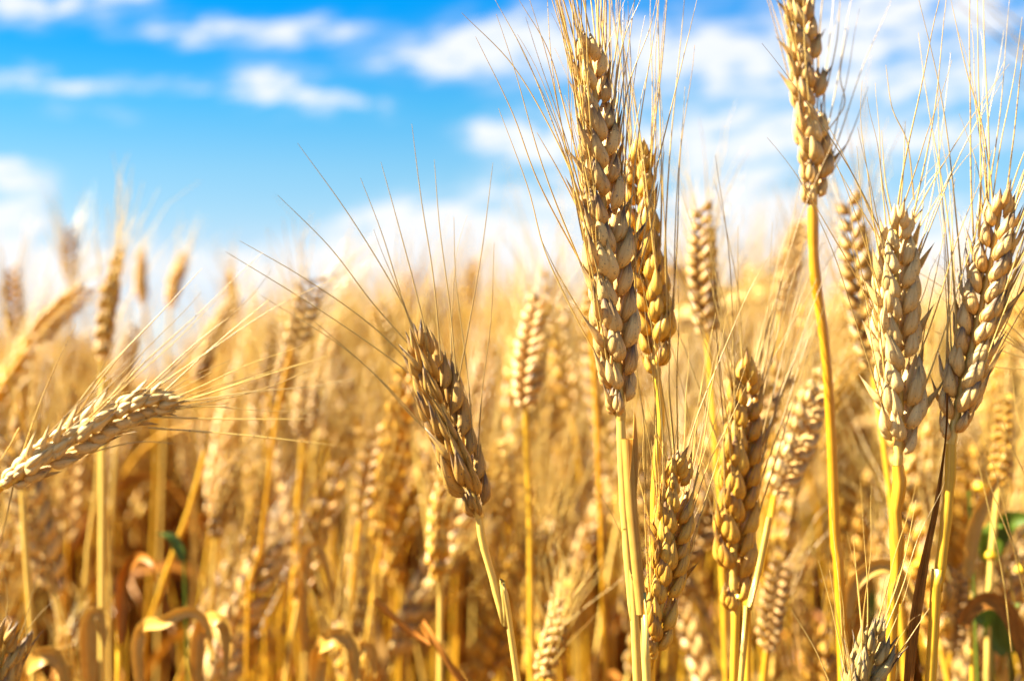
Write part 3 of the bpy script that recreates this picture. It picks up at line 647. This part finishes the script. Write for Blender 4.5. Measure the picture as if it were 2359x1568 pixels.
leafy('straw with dark brown leaf looping over in the lower right corner', [(2355, 1500), (2365, 1650)], [(2215, 1440), (2240, 1398), (2285, 1385), (2330, 1430), (2362, 1520), (2375, 1600)], .50, .0065, M_LEAF_BROWN, .7)
leafy('straw with long cream leaf curving up behind the lower right', [(2230, 1400), (2240, 1650)], [(2225, 1330), (2240, 1220), (2268, 1150), (2295, 1105), (2300, 1090)], .50, .0055, None, .8)
leafy('straw with dim lilac-grey leaf folded over under the dark soft ear', [(735, 1400), (740, 1650)], [(700, 1500), (698, 1340), (708, 1270), (732, 1258), (755, 1300), (765, 1390)], .62, .0050, None, .8)
leafy('straw with bright little leaf knot beside the thick stems', [(215, 1450), (215, 1650)], [(208, 1600), (203, 1470), (208, 1425), (224, 1412), (238, 1430), (240, 1490)], .54, .0065, None, .5)
bare_stem('dark broken straw slanting down right across the bottom centre-left', [(862, 1380), (930, 1440), (1000, 1510), (1060, 1568)], .50, .0012, M_LEAF_BROWN, tear=False)
bare_stem('soft upright pale straw, right one of the pair under the thick golden ear', [(238, 870), (237, 1100), (236, 1568)], .60, .0016, M_STEM_PALE, tear=False)
bare_stem('soft upright ochre straw near the left edge below the nodding ear', [(52, 1130), (62, 1300), (78, 1568)], .56, .0013, M_STEM_PALE, tear=False)
bare_stem('soft orange straw leaning right beside the long upright one', [(478, 1020), (440, 1160), (400, 1270), (350, 1420), (320, 1568)], .66, .0011, M_STEM, tear=False)

# green weeds among the straw
def weed(label, x, y, d, n, h, bloom=False, seed=1):
    r = random.Random(seed); c = P(x, y, d); foot = Vector((c.x, c.y, 0)); rt = root('green_weed', foot, label, 'weed', 'green weeds in the wheat'); inv = Matrix.Translation(-foot)
    q = [foot, (foot + c) / 2 + Vector((.01, 0, 0)), c]; q = spline(q, 14)[0]; mb = MB(); mb.add(*tube(q, .0012, .0006, 6, .4)); link('stem', mb.mesh('stem', M_GREEN), rt, inv)
    for i in range(n):
        s = q[r.randint(7, 13)]; a = r.uniform(0, 6.28); dv = Vector((math.cos(a), math.sin(a) * .6, 0)); l = h * r.uniform(.6, 1.2)
        add_leaf(rt, [s, s + dv * l * .3 + Vector((0, 0, l * .5)), s + dv * l * .7 + Vector((0, 0, l * .6))], h * r.uniform(.22, .36), M_GREEN, n=12, twist=r.uniform(-1, 1), fold=.15, up=(r.uniform(-.4, .4), -.8, .6), tone=r.random())
    if bloom:
        for i in range(5):
            s = c + Vector((r.uniform(-.03, .03), r.uniform(-.02, .02), r.uniform(-.02, .03)))
            mb = MB(); mb.add(*husk(.004, .005, .005, 8, 6, tone=r.random())); o = link('blossom', mb.mesh('blossom', M_BLOOM), rt, inv @ Matrix.Translation(s))
weed('green weed with small yellow blossoms behind the straws at the lower right', 2275, 1290, .56, 9, .032, True, 4)
weed('little green weed leaf behind the long upright stem at left', 424, 1290, .62, 3, .016, False, 5)
weed('green weed blade low beside the looping brown leaf', 2325, 1500, .55, 3, .04, False, 6)
weed('thin green weed at right below the right-leaning ear', 2232, 1130, .56, 4, .025, False, 7)
weed('dark green weed behind the arching pale leaf', 2010, 1420, .8, 5, .04, False, 8)

# ------------------------------------------------------------ the crowd of blurred plants (individuals)
SKY_X = [0, 100, 190, 270, 320, 430, 500, 600, 750, 900, 1050, 1250, 1400, 1600, 1750, 1900, 2000, 2150, 2358, 2800]
SKY_Y = [800, 800, 800, 880, 935, 925, 780, 700, 690, 690, 690, 690, 670, 660, 640, 620, 690, 700, 640, 640]
def skyline(px): return float(np.interp(px, SKY_X, SKY_Y))
def proj(p):
    q = Rx.transposed() @ (Vector(p) - Vector((0, 0, CAM_H))); return 1179 + FPX * q.x / -q.z, 784 - FPX * q.y / -q.z
rc = random.Random(77)
placed = 0; tries = 0
while placed < 235 and tries < 20000:
    tries += 1
    d = .58 + .78 * (rc.random() ** .75); px = rc.uniform(-120, 2480); x = (px - 1179) / FPX * d
    ztip = rc.gauss(.715, .055)
    if d < .75: ztip = min(ztip, rc.gauss(.66, .03))
    lean = Vector((rc.gauss(0, .22), rc.gauss(0, .2), 1)).normalized()
    if d > .85 and rc.random() < .10: lean = Vector((rc.choice([-1, 1]) * rc.uniform(.6, 1.3), rc.gauss(0, .4), rc.uniform(.1, .8))).normalized()
    tip = Vector((x, d, ztip)); X, Y = proj(tip)
    if Y < skyline(X) - 10 + rc.gauss(0, 18) or Y > 1560: continue
    # keep the dark window at the lower left fairly open
    if d < .9 and 60 < X < 480 and rc.random() < .75: continue
    soft_plant(tip, tip - lean * rc.uniform(.070, .09), 'blurred wheat plant deep in the golden crowd, one of many alike', SOFT, ear_i=rc.randrange(20), size=rc.uniform(.9, 1.08), roll=rc.uniform(0, 3.1), r=rc,
               leaf=rc.choice([0, 1, 1, 2, 2, 3]))
    placed += 1

# ------------------------------------------------------------ the rest of the field as one mass
def field():
    r = random.Random(5); temps = []
    for v in range(6):
        m = MB()
        pts = [(0, 0, 0), (r.gauss(0, .01), r.gauss(0, .01), .35), (r.gauss(0, .015), r.gauss(0, .015), .62)]; q = spline(pts, 6)[0]
        m.add(*tube(q, .0018, .0014, 3, 1.5)); top = q[-1]; ax = Vector((r.gauss(0, .25), r.gauss(0, .25), 1)).normalized()
        for k in range(14):
            a = k * 2.4; O = Vector((math.cos(a), math.sin(a), 0)); p = top + ax * (k * .0062)
            vv, ff, uu, tt = husk(.0125, .0065, .0065, 4, 4, tone=.5); m.add(xf(rot_to(ax + O * .25, O, p + O * .0022), vv), ff, uu, r.random() * .8)
        for k in range(12):
            a = r.uniform(0, 6.28); O = Vector((math.cos(a), math.sin(a), 0)); p = top + ax * r.uniform(.02, .08); l = r.uniform(.05, .08); dr = (ax + O * r.uniform(.08, .4)).normalized()
            m.add(*tube([p, p + dr * l * .5, p + dr * l + O * .003], .0004, .00015, 3, r.random()))
        for k in range(r.choice([1, 2])):   # leaf
            a = r.uniform(0, 6.28); dv = Vector((math.cos(a), math.sin(a), 0)); s = q[r.randint(2, 4)]; l = r.uniform(.08, .16)
            V, F, U, _ = blade([s, s + dv * l * .3 + Vector((0, 0, l * .4)), s + dv * l * .8 + Vector((0, 0, l * .1))], .009, n=5, twist=r.uniform(-2, 2)); m.add(V, F, U, 1.2)
        temps.append(m.arrays())
    N = FIELD_N; Vs, Fs, Us, Ts = [], [], [], []; off = 0
    # density falls with distance, as the near rows hide the far ones
    u = rng.random(N); dist = 1.3 + (u ** 1.9) * 9; far = rng.random(N) < .3; dist[far] = 8 + rng.random(far.sum()) ** 1.3 * 50
    ang = (rng.random(N) - .5) * 2 * .50; X = np.tan(ang) * dist; ztop = rng.normal(.715, .045, N)
    pxs = 1179 + FPX * X / dist
    cap = CAM_H + ((784 - (np.interp(pxs, SKY_X, SKY_Y) + rng.normal(5, 12, N))) / FPX + PITCH) * dist
    cap = np.where(dist > 12, np.maximum(cap, .70), cap)
    ztop = np.minimum(ztop, cap - rng.random(N) * .02); keep = ztop > .5
    X, dist, ztop = X[keep], dist[keep], ztop[keep]
    # the crop goes on to either side of the view and shades what stands in it
    M_ = 5200; xs = rng.uniform(-2.6, 2.6, M_); ys = rng.uniform(.34, 3.2, M_); out = np.abs(xs) > .375 * ys + .15
    zs = np.minimum(rng.normal(.70, .04, M_), .78)
    X = np.concatenate([X, xs[out]]); dist = np.concatenate([dist, ys[out]]); ztop = np.concatenate([ztop, zs[out]])
    idx = rng.integers(0, 6, len(X)); th = rng.random(len(X)) * 6.283
    for t in range(6):
        s = idx == t; n = s.sum(); V, F, U, T = temps[t]
        c, sn = np.cos(th[s])[:, None], np.sin(th[s])[:, None]; hs = (ztop[s] / .71)[:, None]
        W = np.empty((n, len(V), 3)); W[:, :, 0] = V[None, :, 0] * c - V[None, :, 1] * sn + X[s][:, None]; W[:, :, 1] = V[None, :, 0] * sn + V[None, :, 1] * c + dist[s][:, None]; W[:, :, 2] = V[None, :, 2] * hs
        Fi = F[None] + (np.arange(n) * len(V))[:, None, None] + off; off += n * len(V)
        Vs.append(W.reshape(-1, 3)); Fs.append(Fi.reshape(-1, 4)); Us.append(np.tile(U, (n, 1))); Ts.append(((np.tile(T, (n, 1)) + rng.random((n, 1))) * .5).ravel())
    me = to_mesh('wheat_field', np.concatenate(Vs), np.concatenate(Fs), np.concatenate(Us), np.concatenate(Ts), M_FIELD)
    o = link('wheat_field', me); o['kind'] = 'stuff'; o['label'] = 'far golden mass of ripe wheat reaching to the horizon'; o['category'] = 'wheat field'
FIELD_N = 11000
field()

def undergrowth():
    """dry leaves, broken straw and tillers added to darken the lower crop and block light"""
    r = random.Random(9); temps = []
    for v in range(8):
        m = MB()
        if v < 5:
            h = r.uniform(.30, .55); a = r.uniform(0, 6.28); dv = Vector((math.cos(a), math.sin(a), 0)); l = r.uniform(.06, .18)
            V, F, U, _ = blade([(0, 0, h * .45), dv * l * .15 + Vector((0, 0, h * .8)), dv * l * .6 + Vector((0, 0, h)), dv * l + Vector((0, 0, h * r.uniform(.6, .98)))], r.uniform(.007, .012), n=8, twist=r.uniform(-3, 3)); m.add(V, F, U, r.random())
            m.add(*tube([(0, 0, 0), (0, 0, h * .5)], .0016, .0012, 3, r.random()))
        else:
            h = r.uniform(.38, .50); m.add(*tube([(0, 0, 0), (r.gauss(0, .02), r.gauss(0, .02), h * .5), (r.gauss(0, .06), r.gauss(0, .06), h)], .0018, .0004, 4, r.random()))
        temps.append(m.arrays())
    N = 9000; y = .66 + rng.random(N) ** 1.3 * 3.4; x = (rng.random(N) - .5) * 2 * (y * .46 + .25); idx = rng.integers(0, 8, N); th = rng.random(N) * 6.283; hh = rng.uniform(.8, 1.12, N)
    Vs, Fs, Us, Ts = [], [], [], []; off = 0
    for t in range(8):
        q = idx == t; n = q.sum(); V, F, U, T = temps[t]; c, sn = np.cos(th[q])[:, None], np.sin(th[q])[:, None]
        W = np.empty((n, len(V), 3)); W[:, :, 0] = V[None, :, 0] * c - V[None, :, 1] * sn + x[q][:, None]; W[:, :, 1] = V[None, :, 0] * sn + V[None, :, 1] * c + y[q][:, None]; W[:, :, 2] = V[None, :, 2] * hh[q][:, None]
        Vs.append(W.reshape(-1, 3)); Fs.append((F[None] + (np.arange(n) * len(V))[:, None, None] + off).reshape(-1, 4)); off += n * len(V)
        Us.append(np.tile(U, (n, 1))); Ts.append(((np.tile(T, (n, 1)) + rng.random((n, 1))) * .5).ravel())
    me = to_mesh('added_dry_undergrowth', np.concatenate(Vs), np.concatenate(Fs), np.concatenate(Us), np.concatenate(Ts), M_UNDER_SHADED)
    o = link('added_dry_undergrowth', me); o['kind'] = 'stuff'; o['label'] = 'added tangle of dry orange brown leaves and straw shading the low wheat stems'; o['category'] = 'undergrowth'
undergrowth()
